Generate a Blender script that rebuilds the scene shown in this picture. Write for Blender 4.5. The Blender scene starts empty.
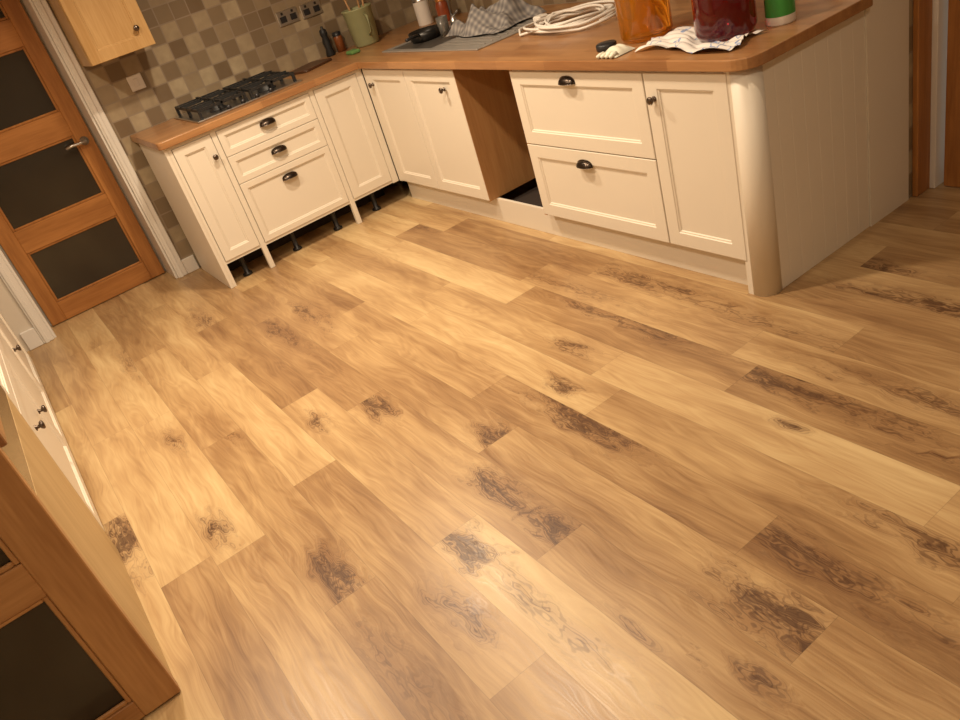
import bpy, bmesh, math, random
import numpy as np
from mathutils import Matrix, Vector
random.seed(7)
sc=bpy.context.scene
# ------------------------------------------------------------------ node helpers
def mat_new(name):
    m=bpy.data.materials.new(name); m.use_nodes=True
    nt=m.node_tree; bs=nt.nodes['Principled BSDF']
    return m,nt,bs
def N(nt,t,**kw):
    n=nt.nodes.new(t)
    for k,v in kw.items(): setattr(n,k,v)
    return n
def setin(nt,sock,v):
    if hasattr(v,'is_output') : nt.links.new(v,sock)
    else: sock.default_value=v
def MA(nt,op,a,b=None,c=None,clamp=False):
    n=N(nt,'ShaderNodeMath',operation=op,use_clamp=clamp)
    setin(nt,n.inputs[0],a)
    if b is not None:setin(nt,n.inputs[1],b)
    if c is not None:setin(nt,n.inputs[2],c)
    return n.outputs[0]
def VM(nt,op,a,b=None):
    n=N(nt,'ShaderNodeVectorMath',operation=op)
    setin(nt,n.inputs[0],a)
    if b is not None:setin(nt,n.inputs[1],b)
    return n.outputs['Value'] if op in('LENGTH','DISTANCE','DOT_PRODUCT') else n.outputs[0]
def MIX(nt,f,a,b,mode='MIX'):
    n=N(nt,'ShaderNodeMix',data_type='RGBA',blend_type=mode)
    setin(nt,n.inputs[0],f)
    for s,v in((n.inputs[6],a),(n.inputs[7],b)):
        if isinstance(v,tuple) and len(v)==3: v=(*v,1)
        setin(nt,s,v)
    return n.outputs[2]
def MR(nt,v,a,b,c=0.,d=1.,smooth=False):
    n=N(nt,'ShaderNodeMapRange'); n.interpolation_type='SMOOTHSTEP' if smooth else 'LINEAR'
    setin(nt,n.inputs[0],v)
    for i,x in enumerate((a,b,c,d)): n.inputs[i+1].default_value=x
    return n.outputs[0]
def NOISEN(nt,vec,scale,detail=3,rough=.5,dist=0.):
    n=N(nt,'ShaderNodeTexNoise')
    setin(nt,n.inputs['Vector'],vec); n.inputs['Scale'].default_value=scale
    n.inputs['Detail'].default_value=detail; n.inputs['Roughness'].default_value=rough
    n.inputs['Distortion'].default_value=dist
    return n
def NOISE(*a,**k):return NOISEN(*a,**k).outputs['Fac']
def RAMP(nt,f,stops,interp='LINEAR'):
    n=N(nt,'ShaderNodeValToRGB'); n.color_ramp.interpolation=interp
    e=n.color_ramp.elements
    while len(e)<len(stops): e.new(.5)
    for i,(p,c) in enumerate(stops): e[i].position=p; e[i].color=(*c,1)
    setin(nt,n.inputs[0],f); return n.outputs[0]
def simple(name,col,rough=.5,metal=0.,noise=.06,scale=12,trans=0.,coat=0.,ior=1.45):
    m,nt,bs=mat_new(name)
    co=N(nt,'ShaderNodeTexCoord').outputs['Object']
    f=NOISE(nt,co,scale,2)
    a=tuple(max(0,c*(1-noise)) for c in col); b=tuple(min(1,c*(1+noise)) for c in col)
    nt.links.new(MIX(nt,f,a,b),bs.inputs['Base Color'])
    bs.inputs['Roughness'].default_value=rough; bs.inputs['Metallic'].default_value=metal
    bs.inputs['Transmission Weight'].default_value=trans; bs.inputs['Coat Weight'].default_value=coat
    bs.inputs['IOR'].default_value=ior
    return m
def oak(name,axis,c0,c1,rough=.4,scale=1.,stave=None):
    m,nt,bs=mat_new(name)
    g=N(nt,'ShaderNodeNewGeometry').outputs['Position']
    s=[14,14,14]; s[axis]=1.1
    v=VM(nt,'MULTIPLY',g,tuple(scale*x for x in s))
    f1=NOISE(nt,v,1.0,3,.6,.6)
    v2=VM(nt,'MULTIPLY',g,tuple(scale*x*8 for x in s))
    f2=NOISE(nt,v2,1.0,1,.5)
    f=MA(nt,'ADD',MA(nt,'MULTIPLY',f1,.7),MA(nt,'MULTIPLY',f2,.3))
    f=MR(nt,f,.35,.65)
    if stave:
        w,l=stave
        sp=N(nt,'ShaderNodeSeparateXYZ'); nt.links.new(g,sp.inputs[0])
        al=sp.outputs[axis]; ac=sp.outputs[1-axis]
        r=MA(nt,'FLOOR',MA(nt,'DIVIDE',ac,w))
        wn=N(nt,'ShaderNodeTexWhiteNoise',noise_dimensions='1D'); nt.links.new(r,wn.inputs['W'])
        c=MA(nt,'FLOOR',MA(nt,'ADD',MA(nt,'DIVIDE',al,l),MA(nt,'MULTIPLY',wn.outputs[0],5)))
        cb=N(nt,'ShaderNodeCombineXYZ'); nt.links.new(r,cb.inputs[0]); nt.links.new(c,cb.inputs[1])
        w2=N(nt,'ShaderNodeTexWhiteNoise',noise_dimensions='2D'); nt.links.new(cb.outputs[0],w2.inputs[0])
        f=MA(nt,'ADD',MA(nt,'MULTIPLY',f,.5),MA(nt,'MULTIPLY',w2.outputs[0],.5))
    nt.links.new(RAMP(nt,f,[(0,c0),(1,c1)]),bs.inputs['Base Color'])
    bs.inputs['Roughness'].default_value=rough
    return m
# ------------------------------------------------------------------ mesh builder
class B:
    def __init__(s,name,parent=None):
        s.name=name;s.bm=bmesh.new();s.mats=[];s.M=Matrix.Identity(4);s.parent=parent
    def mi(s,m):
        if m not in s.mats:s.mats.append(m)
        return s.mats.index(m)
    def merge(s,t,m,smooth=False,M=None):
        i=s.mi(m)
        for f in t.faces:f.material_index=i;f.smooth=smooth
        t.transform(s.M@(M or Matrix.Identity(4)))
        me=bpy.data.meshes.new('t');t.to_mesh(me);t.free();s.bm.from_mesh(me);bpy.data.meshes.remove(me)
    def box(s,lo,hi,m,bev=0.,M=None,seg=1):
        t=bmesh.new();bmesh.ops.create_cube(t,size=1)
        for v in t.verts:
            v.co=Vector(((lo[k]+hi[k])/2+v.co[k]*(hi[k]-lo[k]) for k in range(3)))
        if bev:bmesh.ops.bevel(t,geom=t.edges[:],offset=bev,segments=seg,profile=.5,affect='EDGES')
        s.merge(t,m,M=M)
    def lathe(s,c,prof,m,seg=24,axis='Z',smooth=True,M=None):
        t=bmesh.new();rings=[]
        for r,z in prof:
            if r<1e-6: rings.append([t.verts.new((0,0,z))])
            else: rings.append([t.verts.new((r*math.cos(2*math.pi*i/seg),r*math.sin(2*math.pi*i/seg),z)) for i in range(seg)])
        for a,b in zip(rings,rings[1:]):
            for i in range(seg):
                j=(i+1)%seg
                if len(a)==1 and len(b)==1:continue
                if len(a)==1:t.faces.new((a[0],b[i],b[j]))
                elif len(b)==1:t.faces.new((a[i],a[j],b[0]))
                else:t.faces.new((a[i],a[j],b[j],b[i]))
        bmesh.ops.recalc_face_normals(t,faces=t.faces[:])
        Rm=Matrix.Identity(4)
        if axis=='Y':Rm=Matrix.Rotation(math.pi/2,4,'X')
        s.merge(t,m,smooth,M=(M or Matrix.Identity(4))@Matrix.Translation(c)@Rm)
    def tube(s,pts,r,m,seg=8,M=None):
        t=bmesh.new();pts=[Vector(p) for p in pts];prev=None;up=Vector((0,0,1))
        n=len(pts)
        for k,p in enumerate(pts):
            d=(pts[min(k+1,n-1)]-pts[max(k-1,0)]).normalized()
            a=d.cross(up)
            if a.length<.05:a=d.cross(Vector((1,0,0)))
            a.normalize();b=d.cross(a).normalized()
            rr=r(k/(n-1)) if callable(r) else r
            ring=[t.verts.new(p+rr*(math.cos(2*math.pi*i/seg)*a+math.sin(2*math.pi*i/seg)*b)) for i in range(seg)]
            if prev:
                for i in range(seg):
                    j=(i+1)%seg;t.faces.new((prev[i],prev[j],ring[j],ring[i]))
            else:t.faces.new(ring[::-1])
            prev=ring
        t.faces.new(prev)
        bmesh.ops.recalc_face_normals(t,faces=t.faces[:])
        s.merge(t,m,True,M=M)
    def prism(s,poly,z0,z1,m,bev=0,smooth=False,M=None):
        t=bmesh.new();vs=[t.verts.new((x,y,z0)) for x,y in poly]
        f=t.faces.new(vs);r=bmesh.ops.extrude_face_region(t,geom=[f])
        for v in r['geom']:
            if isinstance(v,bmesh.types.BMVert):v.co.z=z1
        bmesh.ops.recalc_face_normals(t,faces=t.faces[:])
        if bev:
            es=[e for e in t.edges if abs(e.verts[0].co.z-e.verts[1].co.z)<1e-6]
            bmesh.ops.bevel(t,geom=es,offset=bev,segments=2,profile=.5,affect='EDGES')
        s.merge(t,m,smooth,M=M)
    def grid(s,fn,nu,nv,m,smooth=True,M=None,th=0.):
        t=bmesh.new();vs=[[t.verts.new(fn(i/nu,j/nv)) for j in range(nv+1)] for i in range(nu+1)]
        for i in range(nu):
            for j in range(nv):t.faces.new((vs[i][j],vs[i+1][j],vs[i+1][j+1],vs[i][j+1]))
        if th:bmesh.ops.solidify(t,geom=t.faces[:],thickness=th)
        s.merge(t,m,smooth,M=M)
    def shaker(s,u0,u1,z0,z1,m,fw=.06,y=0.,th=.02,depth=.009):
        t=bmesh.new()
        def loop(i,yy):return [t.verts.new(p) for p in ((u0+i,yy,z0+i),(u1-i,yy,z0+i),(u1-i,yy,z1-i),(u0+i,yy,z1-i))]
        Ls=[loop(0,y+th),loop(0,y+.002),loop(.002,y),loop(fw,y),loop(fw+.003,y+.004),loop(fw+.008,y+.0045),loop(fw+.011,y+depth)]
        for a,b in zip(Ls,Ls[1:]):
            for i in range(4):
                j=(i+1)%4;t.faces.new((a[i],a[j],b[j],b[i]))
        t.faces.new(Ls[-1]);t.faces.new(Ls[0][::-1])
        bmesh.ops.recalc_face_normals(t,faces=t.faces[:])
        s.merge(t,m)
    def knob(s,u,z,m,y=0.):
        s.lathe((u,y,z),[(0,0),(.011,0),(.011,.003),(.006,.006),(.006,.014),(.013,.018),(.016,.024),(.013,.029),(0,.031)],m,16,'Y')
    def done(s):
        me=bpy.data.meshes.new(s.name);s.bm.to_mesh(me);s.bm.free()
        for m in s.mats:me.materials.append(m)
        o=bpy.data.objects.new(s.name,me);sc.collection.objects.link(o)
        if s.parent:o.parent=s.parent
        return o
def cup(b,u,z,m,y=0.):
    def fn(a,bb):
        th=math.pi*a; ph=math.pi/2*bb
        s_=max(0.,math.sin(th))
        return Vector((u-.047*math.cos(th), y-.028*s_**.6*math.sin(ph), z+.028*s_**.6*math.cos(ph)-.005))
    b.grid(fn,24,8,m,True,th=.0015)
    b.box((u-.050,y-.0025,z-.008),(u+.050,y,z-.001),m,.0008)
    b.prism([(u-.050*math.cos(math.pi*i/16),z-.006+.033*math.sin(math.pi*i/16)**.6) for i in range(17)],0,.002,m,M=Matrix(((1,0,0,0),(0,0,-1,y),(0,1,0,0),(0,0,0,1))))
def empty(name):
    e=bpy.data.objects.new(name,None);e.empty_display_size=.1;sc.collection.objects.link(e);return e
# ------------------------------------------------------------------ dimensions
L1=1.276;L2=2.835;G1=1.03;G2=1.509;G3=2.353;A1=.356;A2=.989
WX=-.65;BY=.92;SY=-3.02;CZ=2.42
# ------------------------------------------------------------------ materials
cream=simple('cream_painted_wood',(.72,.65,.54),.42,noise=.02,scale=3)
cream_side=simple('cream_panel',(.71,.64,.53),.5,noise=.02,scale=3)
white_trim=simple('white_gloss_trim',(.72,.68,.62),.35,noise=.02)
plaster=simple('plaster_wall',(.66,.59,.49),.8,noise=.03)
ceil_m=simple('ceiling_paint',(.75,.71,.66),.9,noise=.02)
dark=simple('void_shade',(.03,.02,.015),.8)  # near-black colour stands in for shade under units and inside the gap
carc=oak('oak_veneer_carcass',2,(.40,.20,.075),(.50,.28,.11),.5)
oakdoor=oak('oak_door_vertical',2,(.27,.105,.026),(.42,.18,.05),.35)
oakdoorh=oak('oak_door_horizontal',1,(.27,.105,.026),(.42,.18,.05),.35)
oaklt=oak('light_oak_vertical',2,(.36,.17,.06),(.52,.28,.11),.35)
oaklth=oak('light_oak_horizontal',1,(.36,.17,.06),(.52,.28,.11),.35)
oakcab=oak('oak_wall_cabinet',2,(.40,.23,.08),(.52,.33,.14),.4)
beige=oak('shadowed_cream_panel',2,(.46,.31,.14),(.56,.40,.20),.45)  # cream front, with its shadow put into the beige colour
wt_y=oak('oak_block_worktop_y',1,(.24,.105,.04),(.44,.23,.095),.28,stave=(.04,.35))
wt_x=oak('oak_block_worktop_x',0,(.24,.105,.04),(.44,.23,.095),.28,stave=(.04,.35))
pewter=simple('antique_pewter',(.13,.10,.08),.3,1.,noise=.2,scale=60)
steel=simple('brushed_steel',(.55,.54,.52),.28,1.,noise=.05,scale=40)
castiron=simple('cast_iron',(.015,.015,.015),.5,noise=.2)
glassdark=simple('smoked_glass_pane',(.028,.022,.015),.14,noise=.3,scale=3,coat=.2)
plastic_w=simple('white_plastic',(.78,.73,.66),.35,noise=.01)
plastic_b=simple('black_plastic',(.02,.02,.022),.35)
sinkm=simple('stainless_sink',(.42,.39,.35),.38,.55,noise=.1,scale=30)
sinkb=simple('stainless_bowl_shaded',(.13,.115,.10),.35,.5,noise=.1,scale=30)  # same steel, darkened to paint in the bowl's shade and dark reflections
def tile_mat():
    m,nt,bs=mat_new('mosaic_wall_tiles')
    g=N(nt,'ShaderNodeNewGeometry').outputs['Position']
    sp=N(nt,'ShaderNodeSeparateXYZ');nt.links.new(g,sp.inputs[0])
    T=.1
    u=MA(nt,'DIVIDE',MA(nt,'ADD',sp.outputs[0],sp.outputs[1]),T);v=MA(nt,'DIVIDE',MA(nt,'ADD',sp.outputs[2],.09),T)
    fu=MA(nt,'FLOOR',u);fv_=MA(nt,'FLOOR',v)
    cb=N(nt,'ShaderNodeCombineXYZ');nt.links.new(fu,cb.inputs[0]);nt.links.new(fv_,cb.inputs[1])
    wn=N(nt,'ShaderNodeTexWhiteNoise',noise_dimensions='2D');nt.links.new(cb.outputs[0],wn.inputs[0])
    par=MA(nt,'MULTIPLY',MA(nt,'FRACT',MA(nt,'MULTIPLY',MA(nt,'ADD',MA(nt,'ADD',fu,fv_),100.),.5)),2.)
    r=MA(nt,'ADD',MA(nt,'MULTIPLY',par,.42),MA(nt,'MULTIPLY',wn.outputs[0],.58))
    col=RAMP(nt,r,[(0,(.16,.108,.060)),(.12,(.22,.16,.095)),(.32,(.19,.135,.08)),(.46,(.29,.22,.135)),(.62,(.36,.285,.18)),(.80,(.42,.34,.22))],'CONSTANT')
    n=NOISE(nt,g,18,3)
    col=MIX(nt,MR(nt,n,.3,.7,0,.4),col,(.19,.14,.085))
    def edge(x):
        f=MA(nt,'FRACT',x);return MA(nt,'MINIMUM',f,MA(nt,'SUBTRACT',1.,f))
    e=MA(nt,'MINIMUM',edge(u),edge(v))
    k=MR(nt,e,.02,.05,0,1,True)
    nt.links.new(MIX(nt,k,(.27,.21,.15),col),bs.inputs['Base Color'])
    bs.inputs['Roughness'].default_value=.4
    return m
tile=tile_mat()
# ------------------------------------------------------------------ floor
PW=.178;Y0=-.90;PL=1.235
ENDS={0:3.545,1:3.84,2:3.145,3:2.85,5:2.81,4:3.40}
KN=[(1.99,-1.33,.15,.06,.9),(2.59,-1.16,.13,.07,.95),(2.55,-.83,.09,.045,.85),(2.78,-.93,.30,.06,1),(2.82,-1.32,.20,.055,.85),(3.08,-1.33,.15,.05,.9),
(2.93,-1.53,.18,.06,.95),(3.25,-1.53,.42,.05,.5),(2.70,-1.88,.16,.07,.95),(2.13,-2.09,.13,.05,.75),(1.86,-2.37,.28,.055,.85),(3.11,-1.69,.15,.055,.7),(1.84,-1.55,.10,.045,.8),
(.87,-1.32,.34,.05,.75),(1.58,-1.84,.09,.035,.7),(1.37,-2.03,.14,.04,.65),(2.38,-.63,.12,.045,.8),(2.59,-.38,.28,.055,.75),(2.25,-.11,.5,.06,.7),(3.22,-.41,.50,.06,.9),
(3.76,-1.17,.2,.08,1),(3.67,-.98,.42,.06,.8),(3.91,-.76,.26,.055,.85),(3.62,-.27,.42,.05,.65),(3.01,.37,.26,.06,.85),(3.34,-.57,.07,.03,.8),
(3.24,-1.91,.32,.06,.5),(.28,-1.98,.3,.05,.5),(.89,-1.14,.26,.055,.7),(3.52,-1.42,.09,.03,.6),(3.82,-1.33,.08,.03,.7),(2.24,-.39,.28,.05,.65),
(1.9,-.3,.5,.05,.5),(.6,-.2,.25,.05,.5),(3.35,.2,.42,.06,.75),(.3,-1.55,.3,.055,.6),(4.1,-.5,.3,.06,.75),
(4.2,-1.5,.3,.06,.8),(3.9,.1,.3,.06,.7),(4.6,-.2,.3,.06,.7),(5,-1,.3,.06,.7),(4.8,-2.1,.25,.07,.8),(5.3,.3,.2,.07,.8),
(2.9,-.15,.5,.05,.5)]
fV=[];fF=[];fT=[];fP=[];fK=[];fUV=[];nb=0
for k in range(-12,13):
    yt=Y0-k*PW;yb=yt-PW
    e=ENDS.get(k, random.uniform(0,PL)+2)
    x=e-PL*6;i=0
    while x<6.3:
        a=max(x,-1.05);b_=min(x+PL,6.2)
        pid=(k+20)*20+i
        tn=.5+.50*(random.random()*2-1)
        if b_>a+.001:
            nx=max(1,int((b_-a)/.022));ny=8
            X=np.linspace(a,b_,nx+1);Y=np.linspace(yb,yt,ny+1)
            gx,gy=np.meshgrid(X,Y,indexing='ij')
            best=np.full(gx.shape,9.);vx=np.full(gx.shape,9.);vy=np.zeros(gx.shape);vs_=np.zeros(gx.shape)
            for (kx,ky,sx,sy,st) in KN:
                if a<=kx<b_ and yb<=ky<yt:
                    dx=(gx-kx)/(sx*1.35);dy=(gy-ky)/(sy*1.4);d=np.hypot(dx,dy);w_=d<best
                    best=np.where(w_,d,best);vx=np.where(w_,dx,vx);vy=np.where(w_,dy,vy);vs_=np.where(w_,st,vs_)
            vs_=np.where(best<1.6,vs_,0)
            fV.append(np.stack([gx.ravel(),gy.ravel(),np.zeros(gx.size)],1))
            fK.append(np.stack([vx.ravel(),vy.ravel(),vs_.ravel()],1))
            ii,jj=np.meshgrid(np.arange(nx),np.arange(ny),indexing='ij');ii=ii.ravel();jj=jj.ravel()
            v0=nb+ii*(ny+1)+jj;nb+=gx.size
            fF.append(np.stack([v0,v0+ny+1,v0+ny+2,v0+1],1))
            fT.append(np.full(nx*ny,tn));fP.append(np.full(nx*ny,float(pid)))
            fUV.append(np.stack([(gx-x).ravel(),(gy-yb).ravel()],1))
        x+=PL;i+=1
fV=np.concatenate(fV);fF=np.concatenate(fF);fK=np.concatenate(fK);fUV=np.concatenate(fUV)
fm=bpy.data.meshes.new('floor');fm.from_pydata(fV.tolist(),[],fF.tolist())
for nm,arr in(('tone',np.concatenate(fT)),('pid',np.concatenate(fP))):
    at=fm.attributes.new(nm,'FLOAT','FACE');at.data.foreach_set('value',arr.astype(np.float32))
at=fm.attributes.new('kvec','FLOAT_VECTOR','POINT');at.data.foreach_set('vector',fK.astype(np.float32).ravel())
uv=fm.uv_layers.new(name='UVMap');uv.data.foreach_set('uv',fUV[fF.ravel()].astype(np.float32).ravel())
floor=bpy.data.objects.new('floor',fm);sc.collection.objects.link(floor)
def floor_mat():
    m,nt,bs=mat_new('oak_plank_vinyl')
    g=N(nt,'ShaderNodeNewGeometry').outputs['Position']
    A=lambda n:N(nt,'ShaderNodeAttribute',attribute_name=n)
    tone=A('tone').outputs['Fac'];pid=A('pid').outputs['Fac'];kv=A('kvec').outputs['Vector']
    cb=N(nt,'ShaderNodeCombineXYZ');nt.links.new(MA(nt,'MULTIPLY',pid,3.17),cb.inputs[0]);nt.links.new(MA(nt,'MULTIPLY',pid,.731),cb.inputs[1]);nt.links.new(pid,cb.inputs[2])
    gs=VM(nt,'ADD',g,cb.outputs[0])
    kn_n=NOISEN(nt,VM(nt,'MULTIPLY',gs,(8,24,1)),1,2,.5).outputs['Color']
    kd=VM(nt,'ADD',VM(nt,'MULTIPLY',kv,(1,1,0)),VM(nt,'MULTIPLY',VM(nt,'SUBTRACT',kn_n,(.5,.5,.5)),(1.7,1.7,0)))
    d=VM(nt,'LENGTH',kd)
    ks=N(nt,'ShaderNodeSeparateXYZ');nt.links.new(kv,ks.inputs[0])
    kn=MA(nt,'MULTIPLY',MR(nt,d,0,1,1,0),ks.outputs[2])
    warp=NOISE(nt,VM(nt,'MULTIPLY',gs,(2.2,7,1)),1,2)
    bend=MA(nt,'ADD',MA(nt,'MULTIPLY',warp,.13),MA(nt,'MULTIPLY',kn,.06))
    cbb=N(nt,'ShaderNodeCombineXYZ');nt.links.new(bend,cbb.inputs[1])
    gg=VM(nt,'ADD',gs,cbb.outputs[0])
    g1=NOISE(nt,VM(nt,'MULTIPLY',gg,(1.0,26,1)),1,3,.6)
    g2=NOISE(nt,VM(nt,'MULTIPLY',gg,(4,170,1)),1,2,.6)
    blotch=NOISE(nt,VM(nt,'MULTIPLY',gs,(1.7,6,1)),1,2,.5)
    fld=MA(nt,'ADD',NOISE(nt,VM(nt,'MULTIPLY',gs,(1.3,9,1)),1,2,.45),MA(nt,'MULTIPLY',kn,.55))
    cath=MA(nt,'SINE',MA(nt,'ADD',MA(nt,'MULTIPLY',fld,88),MA(nt,'MULTIPLY',g2,2.5)))
    f=MA(nt,'ADD',MA(nt,'MULTIPLY',MR(nt,g1,.3,.7),.27),MA(nt,'MULTIPLY',MR(nt,blotch,.3,.7),.35))
    f=MA(nt,'ADD',f,MA(nt,'MULTIPLY',tone,.42))
    f=MA(nt,'ADD',f,MA(nt,'MULTIPLY',MA(nt,'SUBTRACT',g2,.5),.34))
    f=MA(nt,'ADD',f,MA(nt,'MULTIPLY',cath,.040))
    col=RAMP(nt,f,[(0.08,(.20,.105,.045)),(.36,(.32,.190,.085)),(.62,(.455,.298,.142)),(.95,(.60,.44,.228))])
    halo=MR(nt,kn,.0,.75,0,.6,True)
    col=MIX(nt,halo,col,(.235,.12,.052))
    rm=MA(nt,'MULTIPLY',MR(nt,cath,-.1,.9,0,.70,True),MR(nt,kn,0.02,.55,0,1))
    col=MIX(nt,rm,col,(.105,.048,.022))
    vein=NOISE(nt,VM(nt,'MULTIPLY',gg,(12,120,1)),1,3,.65,.6)
    thr=MA(nt,'SUBTRACT',vein,MA(nt,'MULTIPLY',MA(nt,'SUBTRACT',1.,kn),.42))
    core=MA(nt,'MULTIPLY',MR(nt,thr,.22,.46,0,.78,True),MR(nt,kn,0.1,.6,0,1))
    col=MIX(nt,core,col,(.072,.033,.016))
    sp=N(nt,'ShaderNodeSeparateXYZ');uvn=N(nt,'ShaderNodeUVMap');uvn.uv_map='UVMap';nt.links.new(uvn.outputs[0],sp.inputs[0])
    def ed(s,L):return MA(nt,'MINIMUM',s,MA(nt,'SUBTRACT',L,s))
    e=MA(nt,'MINIMUM',ed(sp.outputs[0],PL),ed(sp.outputs[1],PW))
    seam=MR(nt,e,.0003,.0014,.75,1.,True)
    col=MIX(nt,1.,col,seam,'MULTIPLY')
    nt.links.new(col,bs.inputs['Base Color'])
    nt.links.new(MR(nt,g2,.3,.7,.30,.42),bs.inputs['Roughness'])
    return m
fm.materials.append(floor_mat())
# ------------------------------------------------------------------ shell
b=B('wall_left')
b.box((WX-.26,-1.43,0),(WX,BY+.1,CZ),tile)
b.box((WX-.26,SY-.1,0),(WX,-2.25,CZ),plaster)
b.box((WX-.26,-2.25,2.02),(WX,-1.43,CZ),plaster)
b.box((WX-.30,-2.3,0),(WX-.27,-1.38,2.1),plaster)
b.done()
b=B('wall_back');b.box((WX,BY,0),(2.83,BY+.1,CZ),tile);b.done()
b=B('wall_pier');b.box((2.55,.652,0),(L2,BY-.001,CZ),cream_side);b.box((2.72,BY+.101,0),(2.83,1.16,CZ),plaster);b.done()
b=B('wall_right_back')
b.box((3.70,1.06,0),(6.2,1.16,CZ),plaster);b.box((2.84,1.06,2.05),(3.70,1.16,CZ),plaster);b.done()
b=B('wall_side');b.box((WX-.3,SY-.1,0),(6.2,SY,CZ),plaster);b.done()
b=B('wall_front');b.box((6.1,SY,0),(6.2,1.06,CZ),plaster);b.done()
b=B('ceiling');b.box((WX-.3,SY-.1,CZ),(6.2,1.2,CZ+.05),ceil_m);b.done()
b=B('trim_1')
for y0,y1 in((-1.43,-1.365),(-2.315,-2.25)):
    b.box((WX,y0,0),(WX+.018,y1,2.085),white_trim,.004)
    b.box((WX+.018,y0+.012,0),(WX+.026,y1-.03,2.07),white_trim,.003)
b.box((WX,-2.315,2.02),(WX+.018,-1.365,2.085),white_trim,.004)
b.box((WX-.25,-1.445,0),(WX,-1.43,2.03),white_trim,.002);b.box((WX-.25,-2.25,0),(WX,-2.235,2.03),white_trim,.002)
b.box((WX-.25,-2.235,2.01),(WX,-1.445,2.02),white_trim)
b.done()
b=B('baseboard_left');b.box((WX,-1.364,0),(WX+.018,-L1-.005,.10),white_trim,.004)
b.box((WX,-2.40,0),(WX+.018,-2.316,.12),white_trim,.004);b.done()
b=B('trim_2')
b.box((L2-.005,BY+.03,0),(L2+.02,1.045,2.1),oakdoor,.004)
b.box((2.84,1.0455,0),(2.875,1.16,2.05),white_trim,.002)
b.box((3.665,1.03,0),(3.72,1.16,2.05),oakdoor,.002)
b.done()
# ------------------------------------------------------------------ doors
def Mface(ox,oy,ang):return Matrix.Translation((ox,oy,0))@Matrix.Rotation(ang,4,'Z')
def panel_door(name,W,H,M,rails,stile=.10,th=.04,vm=oakdoor,hm=oakdoorh,handle=None,hinge=False):
    b=B(name);b.M=M
    b.box((0,0,0.005),(stile,th,H),vm,.003);b.box((W-stile,0,0.005),(W,th,H),vm,.003)
    for z0,z1 in rails:b.box((stile,.001,z0),(W-stile,th-.001,z1),hm,.002)
    for (a,b_),(c,d) in zip(rails,rails[1:]):
        b.box((stile,th*.4,b_),(W-stile,th*.6,c),glassdark)
        bd=.014
        for lo,hi in(((stile,.006,b_),(stile+bd,th*.4,c)),((W-stile-bd,.006,b_),(W-stile,th*.4,c)),((stile+bd,.006,b_),(W-stile-bd,th*.4,b_+bd)),((stile+bd,.006,c-bd),(W-stile-bd,th*.4,c))):
            b.box(lo,hi,vm,.003)
    if handle:
        u,z=handle
        b.lathe((u,0,z),[(0,0),(.026,0),(.026,.008),(.010,.010),(.010,.045),(0,.045)],steel,20,'Y')
        s=1 if u<W/2 else -1
        b.tube([(u,-.04,z),(u+s*.03,-.043,z),(u+s*.08,-.04,z+.002),(u+s*.12,-.038,z-.004)],.009,steel)
    if hinge:
        b.box((-.018,-.004,.95),(0.001,.008,1.05),steel,.002);b.lathe((-.006,-.012,.95),[(0,0),(.008,0),(.008,.1),(0,.1)],steel,12)
    return b.done()
panel_door('door_1',.765,2.0,Mface(-.87,-2.225,math.pi/2),[(.005,.13),(.475,.62),(1.00,1.15),(1.53,1.68),(1.88,2.0)],stile=.095,handle=(.71,.95))
panel_door('door_2',.72,2.0,Mface(2.735,-2.39-.72,math.pi/2),[(.005,.07),(.49,.60),(.93,1.02),(1.4,1.5),(1.9,2.0)],stile=.105,vm=oaklt,hm=oaklth)
panel_door('door_3',.76,2.0,Mface(2.897,1.07,0),[(.005,.2),(.6,.7),(1.1,1.2),(1.6,1.7),(1.9,2.0)],hinge=True)
# ------------------------------------------------------------------ left run
g=empty('kitchen_base_cabinet')
b=B('carcass',g);b.M=Mface(0,-L1,math.pi/2)
W=L1;h=.87
b.box((.022,.022,.15),(W-.0,.60,h),cream_side)
b.box((0,0.0,0),(.02,.60,h),cream,.002)
u2=L1-A2;u1=L1-A1
for u in(u2,u1):b.box((u-.016,.003,0),(u+.016,.03,h),cream,.002)
b.box((.02,.003,0),(.04,.03,h),cream,.002)
b.box((W-.045,.003,.14),(W-.0,.03,h),cream,.002)
b.box((.04,.004,h-.018),(W-.045,.03,h),cream);b.box((.04,.006,.145),(W-.045,.03,.16),cream)
for u in(.15,.5,.8,1.1):
    for yy in(.10,.5):b.lathe((u,yy,0),[(0,0),(.03,0),(.03,.012),(.016,.02),(.016,.13),(.028,.15)],plastic_b,12)
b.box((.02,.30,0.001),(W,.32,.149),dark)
b.done()
b=B('fronts',g);b.M=Mface(0,-L1,math.pi/2)
b.shaker(.043,u2-.019,.162,h-.02,cream,.05);b.knob(u2-.045,.73,pewter)
for z0,z1 in((.70,.85),(.535,.697),(.162,.532)):b.shaker(u2+.019,u1-.019,z0,z1,cream,.035)
um=(u1+u2)/2
for z in(.785,.62,.455):cup(b,um,z,pewter)
b.shaker(u1+.019,W-.048,.162,h-.02,cream,.055)
b.done()
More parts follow.
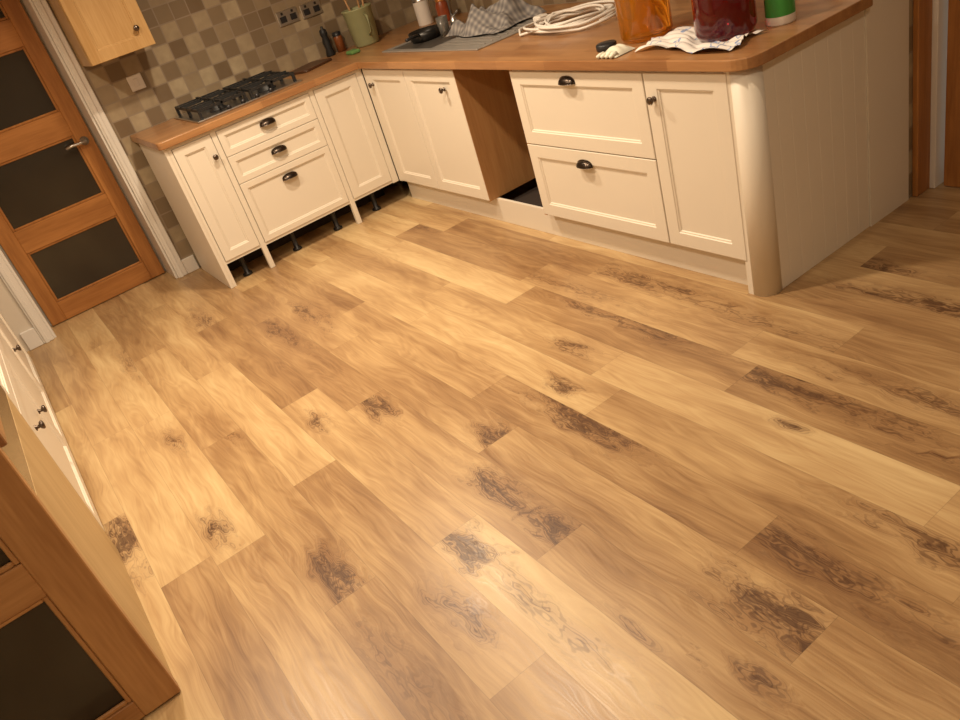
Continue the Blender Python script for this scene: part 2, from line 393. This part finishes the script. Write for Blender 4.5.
# ------------------------------------------------------------------ sink run
g=empty('kitchen_base_cabinet.001')
b=B('carcass',g)
D=.64;PR=.058
b.box((0.0,.022,.14),(G1-.02,D,h-.001),cream_side)
b.box((G1-.02,.003,.14),(G1,D,h-.001),carc)
b.box((G2,.003,.14),(G2+.02,D,h-.001),carc)
b.box((G2+.02,.022,.14),(L2-.08,D,h-.001),cream_side)
b.box((G1,D-.02,.0),(G2,D,h-.001),carc)
b.box((0.001,.05,0),(L2-.07,.066,.138),cream,.001)
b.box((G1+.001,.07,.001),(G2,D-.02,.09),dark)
b.box((L2-.10,.003,0.0),(L2-PR,.03,h-.001),cream)
b.lathe((L2-PR,PR,0),[(0,0),(PR,0),(PR,h-.001),(0,h-.001)],cream,40)
n=8;y0=.068;yw=(.65-y0)/n
for i in range(n):
    b.box((L2-.03,y0+i*yw,0),(L2-.006,y0+(i+1)*yw,h-.001),cream,.0009)
b.box((L2-.05,.07,0),(L2-.03,.65,h-.001),cream_side)
b.box((0.002,.003,.14),(.04,.03,h-.001),cream)
b.box((.04,.006,h-.02),(G1-.001,.021,h-.001),cream);b.box((G2+.001,.006,h-.02),(L2-.08,.021,h-.001),cream)
b.done()
b=B('fronts',g)
b.shaker(.043,.50,.145,h-.012,cream,.06);b.knob(.095,.77,pewter)
b.shaker(.505,G1-.003,.145,h-.012,cream,.06);b.knob(.90,.76,pewter)
b.shaker(G2+.003,G3-.003,.515,h-.012,cream,.06)
b.shaker(G2+.003,G3-.003,.145,.510,cream,.06)
um=(G2+G3)/2-.02
cup(b,um,.815,pewter);cup(b,um,.445,pewter)
b.shaker(G3+.003,L2-.09,.145,h-.012,cream,.06);b.knob(G3+.045,.76,pewter)
b.done()
# ------------------------------------------------------------------ worktop
b=B('wooden_worktop')
def arc(cx,cy,r,a0,a1,n=8):return [(cx+r*math.cos(math.radians(a0+(a1-a0)*i/n)),cy+r*math.sin(math.radians(a0+(a1-a0)*i/n))) for i in range(n+1)]
b.prism([(WX+.001,-L1-.02)]+arc(.025-.03,-L1+.01,.03,-90,0)+[(.025,-.028),(WX+.001,-.028)],.871,.911,wt_y,.004)
b.prism([(WX+.001,-.027)]+arc(L2+.03-.09,-.027+.09,.09,-90,0)+[(L2+.03,.645),(2.54,.645),(2.54,BY-.001),(WX+.001,BY-.001)],.871,.911,wt_x,.004)
b.done()
# ------------------------------------------------------------------ hob
b=B('gas_hob')
hx0,hx1,hy0,hy1=-.59,-.07,-1.02,-.35
hc=(hy0+hy1)/2;ya,yb_=hc-.16,hc+.16
b.box((hx0,hy0,.911),(hx1,hy1,.922),steel,.003)
for (x,y,r) in((-.44,ya,.05),(-.22,ya,.038),(-.44,yb_,.038),(-.22,yb_,.045)):
    b.lathe((x,y,.922),[(0,0),(r+.012,0),(r+.012,.006),(r,.012),(r,.026),(r-.006,.034),(0,.036)],castiron,24)
for yc in(ya,yb_):
    for (x0,x1) in((-.57,-.325),(-.32,-.10)):
        yA,yB=yc-.14,yc+.14;z=.976;q_=.007
        for p,q in(((x0,yA),(x1,yA)),((x0,yB),(x1,yB)),((x0,yA),(x0,yB)),((x1,yA),(x1,yB))):
            b.box((min(p[0],q[0])-q_,min(p[1],q[1])-q_,z-.014),(max(p[0],q[0])+q_,max(p[1],q[1])+q_,z),castiron)
        xm=(x0+x1)/2
        for a in((x0,yc,xm-.025,yc),(xm+.025,yc,x1,yc),(xm,yA,xm,yc-.025),(xm,yc+.025,xm,yB)):
            b.box((a[0]-q_,a[1]-q_,z-.012),(a[2]+q_,a[3]+q_,z+.007),castiron)
        for x in(x0,x1):
            for y in(yA,yB):b.box((x-.008,y-.008,.922),(x+.008,y+.008,z),castiron)
for i in range(4):b.lathe((-.085,hc-.135+i*.09,.922),[(0,0),(.014,0),(.013,.02),(0,.022)],plastic_b,14)
b.done()
# ------------------------------------------------------------------ wall cabinet
b=B('wall_cabinet')
b.box((WX+.001,-1.355,1.345),(-.35,-.985,2.1),oakcab,.002)
b.M=Mface(-.33,-1.355,math.pi/2)
b.shaker(.003,.367,1.345,2.1,oakcab,.06);b.knob(.30,1.45,pewter)
b.done()
# ------------------------------------------------------------------ side cabinets
g=empty('kitchen_base_cabinet.002')
b=B('carcass',g);Fy=-2.395
b.box((-.20,SY+.001,.12),(2.68,Fy-.022,.86),cream_side)
b.box((-.20,SY+.001,.0),(2.68,Fy-.05,.119),cream_side)
b.done()
b=B('fronts',g);b.M=Mface(2.68,Fy,math.pi)
def U(x):return 2.68-x
b.shaker(U(1.90)+.001,U(1.15),.62,.85,cream,.05);b.shaker(U(1.9)+.001,U(1.15),.09,.615,cream,.05)
b.shaker(U(1.147),U(.45),.62,.85,cream,.05);b.shaker(U(1.147),U(.45),.09,.615,cream,.05)
b.shaker(U(.447),U(-.19),.09,.85,cream,.05)
b.knob(U(.57),.41,pewter);b.knob(U(1.36),.39,pewter);b.knob(U(1.8),.51,pewter)
b.box((0.002,0,.0),(U(1.905),.02,.70),beige,.002)
b.box((0.002,0,.702),(U(1.905),.02,.86),glassdark,.002)
b.done()
b=B('wooden_worktop.001');b.box((-.21,SY+.001,.861),(2.70,Fy+.02,.90),wt_x,.003);b.done()
# ------------------------------------------------------------------ wall plates
def plate(name,y,z,w,hh,m,kind):
    b=B(name);x=WX
    b.box((x,y-w/2,z-hh/2),(x+.009,y+w/2,z+hh/2),m,.003)
    if kind=='switch':b.box((x+.009,y-.012,z-.022),(x+.014,y+.012,z+.022),m,.002)
    else:
        for s in(-1,1):
            b.box((x+.009,y+s*w/4-.022,z-.025),(x+.011,y+s*w/4+.022,z+.012),plastic_b,.001)
            b.box((x+.009,y+s*w/4-.008,z+.02),(x+.014,y+s*w/4+.008,z+.036),plastic_b,.002)
    b.done()
plate('light_switch',-1.12,1.17,.087,.087,plastic_w,'switch')
plate('wall_socket',-.07,1.215,.146,.087,steel,'s');plate('wall_socket.001',.10,1.21,.146,.087,steel,'s')
# ------------------------------------------------------------------ worktop clutter
TZ=.911
b=B('kitchen_sink')
sx0,sx1,sy0,sy1=.08,1.10,.13,.63
b.box((sx0,sy0,TZ),(sx1,sy0+.04,TZ+.008),sinkm,.002);b.box((sx0,sy1-.05,TZ),(sx1,sy1,TZ+.008),sinkm,.002)
b.box((sx0,sy0+.04,TZ),(sx0+.04,sy1-.05,TZ+.008),sinkm,.002);b.box((sx0+.5,sy0+.04,TZ),(sx1,sy1-.05,TZ+.006),sinkm,.002)
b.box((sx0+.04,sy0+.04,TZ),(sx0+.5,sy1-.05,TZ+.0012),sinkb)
for i in range(7):b.box((sx0+.56,sy0+.08+i*.05,TZ+.006),(sx1-.05,sy0+.095+i*.05,TZ+.010),sinkm,.002)
b.lathe((.20,.60,TZ+.008),[(0,0),(.026,0),(.026,.03),(.016,.04),(.014,.06),(0,.06)],steel,20)
b.tube([(.20,.60,TZ+.05),(.20,.60,TZ+.28),(.20,.58,TZ+.33),(.20,.53,TZ+.35),(.20,.47,TZ+.33),(.20,.45,TZ+.27)],.011,steel,12)
b.tube([(.20,.60,TZ+.06),(.27,.60,TZ+.09)],.006,steel,8)
b.done()
cloth,nt,bs=mat_new('plaid_cloth')
co_=N(nt,'ShaderNodeNewGeometry').outputs['Position'];sp=N(nt,'ShaderNodeSeparateXYZ');nt.links.new(co_,sp.inputs[0])
st=MA(nt,'MULTIPLY',MA(nt,'ADD',MA(nt,'SINE',MA(nt,'MULTIPLY',sp.outputs[0],210)),MA(nt,'SINE',MA(nt,'MULTIPLY',sp.outputs[1],210))),.25)
nt.links.new(RAMP(nt,MA(nt,'ADD',st,.5),[(0,(.12,.11,.11)),(.5,(.20,.185,.175)),(1,(.32,.29,.26))]),bs.inputs['Base Color']);bs.inputs['Roughness'].default_value=.9
b=B('tea_towel')
def fn(u,v):
    x=.50+.46*u;y=.33+.36*v
    hgt=.035+.065*math.sin(3*u*3.1+v*2)*math.sin(v*6+1+u*4)+.022*math.sin(17*u+9*v)+.015*math.sin(23*v)
    e=min(u,1-u,v,1-v)*5
    return Vector((x+.02*math.sin(8*v),y+.02*math.sin(9*u),TZ+.018+max(.0,hgt+.03)*min(1,e)))
b.grid(fn,60,44,cloth,True);b.done()
clear=simple('clear_glass',(.85,.8,.72),.05,trans=.9,noise=.01)
b=B('drinking_glass')
b.lathe((.40,.40,TZ+.002),[(0,0),(.028,0),(.035,.11),(.033,.11),(.026,.006),(0,.006)],clear,24);b.done()
b=B('cooking_pan');pm=simple('dark_pan',(.03,.028,.026),.35,.6)
b.lathe((.24,.36,TZ+.002),[(0,0),(.085,0),(.095,.02),(.10,.055),(.097,.055),(.09,.02),(.08,.005),(0,.005)],pm,32)
b.tube([(.30,.28,TZ+.05),(.36,.20,TZ+.06),(.40,.14,TZ+.062)],.009,plastic_b,10);b.done()
b=B('coiled_cable')
pts=[]
for i in range(300):
    a=i/300*2*math.pi*7.5
    r=.17+.04*math.sin(a*.37)+.012*math.sin(a*2.3)
    pts.append((1.42+.04*math.sin(a*.21)+r*1.1*math.cos(a),.50+r*.95*math.sin(a),TZ+.008+.03*(i/300)+.012*abs(math.sin(a*1.7))))
pts+=[(1.32,.40,TZ+.02),(1.22,.32,TZ+.01),(1.14,.38,TZ+.02),(1.13,.50,TZ+.02)]
b.tube(pts,.0065,plastic_w,8)
b.box((1.105,.50,TZ+.001),(1.165,.56,TZ+.045),plastic_w,.006);b.done()
def glassliq(name,col):return simple(name,col,.04,noise=.1,scale=8,trans=.85,coat=.5,ior=1.36)
amber=glassliq('amber_liquid_glass',(.90,.36,.03));red=glassliq('dark_red_liquid_glass',(.33,.008,.02))
def demijohn(name,x,y,r,liq,dz=0.):
    b=B(name);b.M=Matrix.Translation((0,0,dz))
    b.lathe((x,y,TZ),[(0,0.002),(r*.92,0.002),(r,.02),(r*1.0,.20),(r*.93,.235),(0,.237)],liq,40)
    b.lathe((x,y,TZ),[(r*.93,.238),(r*.7,.27),(r*.35,.29),(r*.25,.31),(r*.25,.35),(r*.3,.352),(r*.3,.365),(0,.365)],clear,40)
    b.lathe((x,y,TZ+.366),[(0,0),(r*.27,0),(r*.2,.03),(0,.03)],plastic_w,20)
    b.done()
JX,JY=2.565,.235
demijohn('glass_demijohn',2.145,.26,.105,amber);demijohn('glass_demijohn.001',JX,JY,.108,red,.008);demijohn('glass_demijohn.002',2.40,.43,.09,red)
paper,nt,bs=mat_new('printed_paper')
co_=N(nt,'ShaderNodeNewGeometry').outputs['Position']
f=NOISE(nt,co_,22,1);nt.links.new(RAMP(nt,f,[(0,(.75,.72,.68)),(.58,(.78,.74,.70)),(.62,(.15,.25,.5)),(.66,(.75,.72,.68))]),bs.inputs['Base Color'])
b=B('paper_bag')
def fp(u,v):
    x=2.27+.45*u+.02*math.sin(7*v);y=.06+.22*v+.02*math.sin(6*u)-.02*u
    q=min(1,max(0,(math.hypot(x-JX,y-JY)-.108)/.03))*min(1,max(0,(math.hypot(x-2.145,y-.26)-.105)/.03))
    return Vector((x,y,TZ+.002+q*(.012*abs(math.sin(9*u+4*v))+.010*abs(math.sin(17*v+5*u)))))
b.grid(fp,40,30,paper,True);b.done()
b=B('rubber_glove')
glove=simple('pale_rubber',(.75,.73,.60),.5)
def fg(u,v):
    return Vector((2.13+.10*u,.0+.11*v,TZ+.003+.028*math.sin(math.pi*u)**.7*math.sin(math.pi*v)**.5+.003*math.sin(20*v)*math.sin(math.pi*u)))
b.grid(fg,20,16,glove,True)
for i in range(4):
    u=2.145+i*.024
    b.tube([(u,.02,TZ+.012),(u-.004,.0,TZ+.011),(u-.006,-.012,TZ+.008)],lambda t:.010*(1-.3*t),glove,8)
b.done()
b=B('black_jar_lid');b.lathe((2.065,.110,TZ),[(0,0),(.04,0),(.042,.006),(.042,.022),(.038,.026),(0,.027)],plastic_b,28);b.done()
green=simple('green_label',(.05,.28,.05),.4,noise=.1)
b=B('green_tin');b.lathe((2.70,.36,TZ),[(0,0),(.048,0),(.05,.004),(.05,.03)],plastic_w,28);b.lathe((2.70,.36,TZ+.03),[(.0505,0),(.0505,.10)],green,28)
b.lathe((2.70,.36,TZ+.13),[(.05,0),(.05,.02),(.042,.03),(.042,.035),(0,.035)],plastic_w,28);b.done()
sage=simple('sage_enamel',(.33,.34,.18),.35,noise=.05)
b=B('enamel_utensil_pot')
px,py=-.46,.32
b.lathe((px,py,TZ),[(0,0),(.075,0),(.082,.01),(.098,.22),(.102,.225),(.10,.232),(.092,.225),(.078,.012),(0,.012)],sage,32)
b.tube([(px+.09,py,TZ+.19),(px+.15,py-.02,TZ+.18),(px+.155,py-.02,TZ+.09),(px+.085,py-.005,TZ+.06)],.007,sage,8)
for k,(dx,dy) in enumerate(((.03,.02),(-.03,.03),(0,-.03))):
    b.tube([(px+dx*.5,py+dy*.5,TZ+.03),(px+dx*2.2,py+dy*2.2,TZ+.34)],.006,carc,8)
b.done()
b=B('green_scourer');b.box((-.36,.10,TZ),(-.27,.165,TZ+.022),simple('green_sponge',(.12,.25,.07),.9),.006);b.done()
b=B('chopping_board');b.M=Matrix.Translation((-.45,-.13,TZ))@Matrix.Rotation(.35,4,'Z')
bd=oak('dark_board',1,(.05,.02,.01),(.09,.035,.015),.4)
b.prism(arc(.07,.10,.03,0,90,4)+arc(-.07,.10,.03,90,180,4)+arc(-.07,-.10,.03,180,270,4)+arc(.07,-.10,.03,270,360,4),0,.014,bd,.003);b.done()
b=B('pepper_mill')
b.lathe((-.59,.10,TZ),[(0,0),(.03,0),(.032,.01),(.022,.05),(.028,.09),(.02,.12),(.026,.14),(.022,.165),(.008,.175),(.01,.185),(0,.19)],castiron,24);b.done()
b=B('spice_jar')
b.lathe((-.60,.19,TZ),[(0,0),(.03,0),(.03,.09),(.026,.1)],simple('brown_spice',(.22,.07,.02),.3),20);b.lathe((-.60,.19,TZ+.1),[(.029,0),(.029,.025),(0,.025)],plastic_b,20);b.done()
b=B('storage_canister')
b.lathe((-.30,.70,TZ),[(0,0),(.05,0),(.052,.006),(.052,.15)],plastic_w,28);b.lathe((-.30,.70,TZ+.15),[(.054,0),(.054,.02),(.02,.026),(.012,.04),(0,.042)],steel,28);b.done()
b=B('coffee_jar')
b.lathe((-.12,.74,TZ),[(0,0),(.04,0),(.042,.01),(.042,.10),(.032,.125)],simple('coffee_label',(.28,.06,.02),.3,noise=.4,scale=30),24);b.lathe((-.12,.74,TZ+.125),[(.034,0),(.034,.03),(0,.03)],simple('copper_lid',(.5,.2,.05),.3,.5),24);b.done()
# ------------------------------------------------------------------ lights
def area(name,loc,size,power,col,parent=None):
    l=bpy.data.lights.new(name,'AREA');l.shape='DISK';l.size=size;l.energy=power;l.color=col;l.spread=math.radians(150)
    o=bpy.data.objects.new(name,l);o.location=loc;sc.collection.objects.link(o);o.parent=parent;return o
warm=(1,.81,.59)
for i,(x,y,p) in enumerate([(.9,-.8,29),(2.1,-.9,24),(1.1,-2.1,29),(2.7,-2.0,15),(4.3,-.7,12),(4.4,-2.2,9)]):  # last two are unseen fills, added to brighten and even out the right side
    b=B('ceiling_downlight'+('' if i==0 else '.%03d'%i))
    b.lathe((x,y,CZ-.006),[(.045,.0059),(.06,.0059),(.06,0),(.045,0),(.045,.0059)],steel,24);o=b.done()
    area('lamp',(x,y,CZ-.01),.12,p,warm,o)
w=bpy.data.worlds.new('World');sc.world=w;w.use_nodes=True
w.node_tree.nodes['Background'].inputs[0].default_value=(1,.85,.7,1);w.node_tree.nodes['Background'].inputs[1].default_value=.3
# ------------------------------------------------------------------ camera
cam=bpy.data.cameras.new('camera');co=bpy.data.objects.new('camera',cam);sc.collection.objects.link(co)
CC=(4.61886303160796,-2.1336040360059556,1.6247707047710208);RR=((0.5616162630398818,0.7820514379517363,-0.2701531445064818),(0.28943089974448427,-0.49157201108300747,-0.8213322787964111),(-0.7751238142143594,0.383082897448358,-0.5024246872122767));FF=791.26
cam.sensor_width=36;cam.lens=FF*36/960;cam.clip_start=.02
co.matrix_world=Matrix(((RR[0][0],-RR[1][0],-RR[2][0],CC[0]),(RR[0][1],-RR[1][1],-RR[2][1],CC[1]),(RR[0][2],-RR[1][2],-RR[2][2],CC[2]),(0,0,0,1)))
sc.camera=co
sc.view_settings.view_transform='Standard'
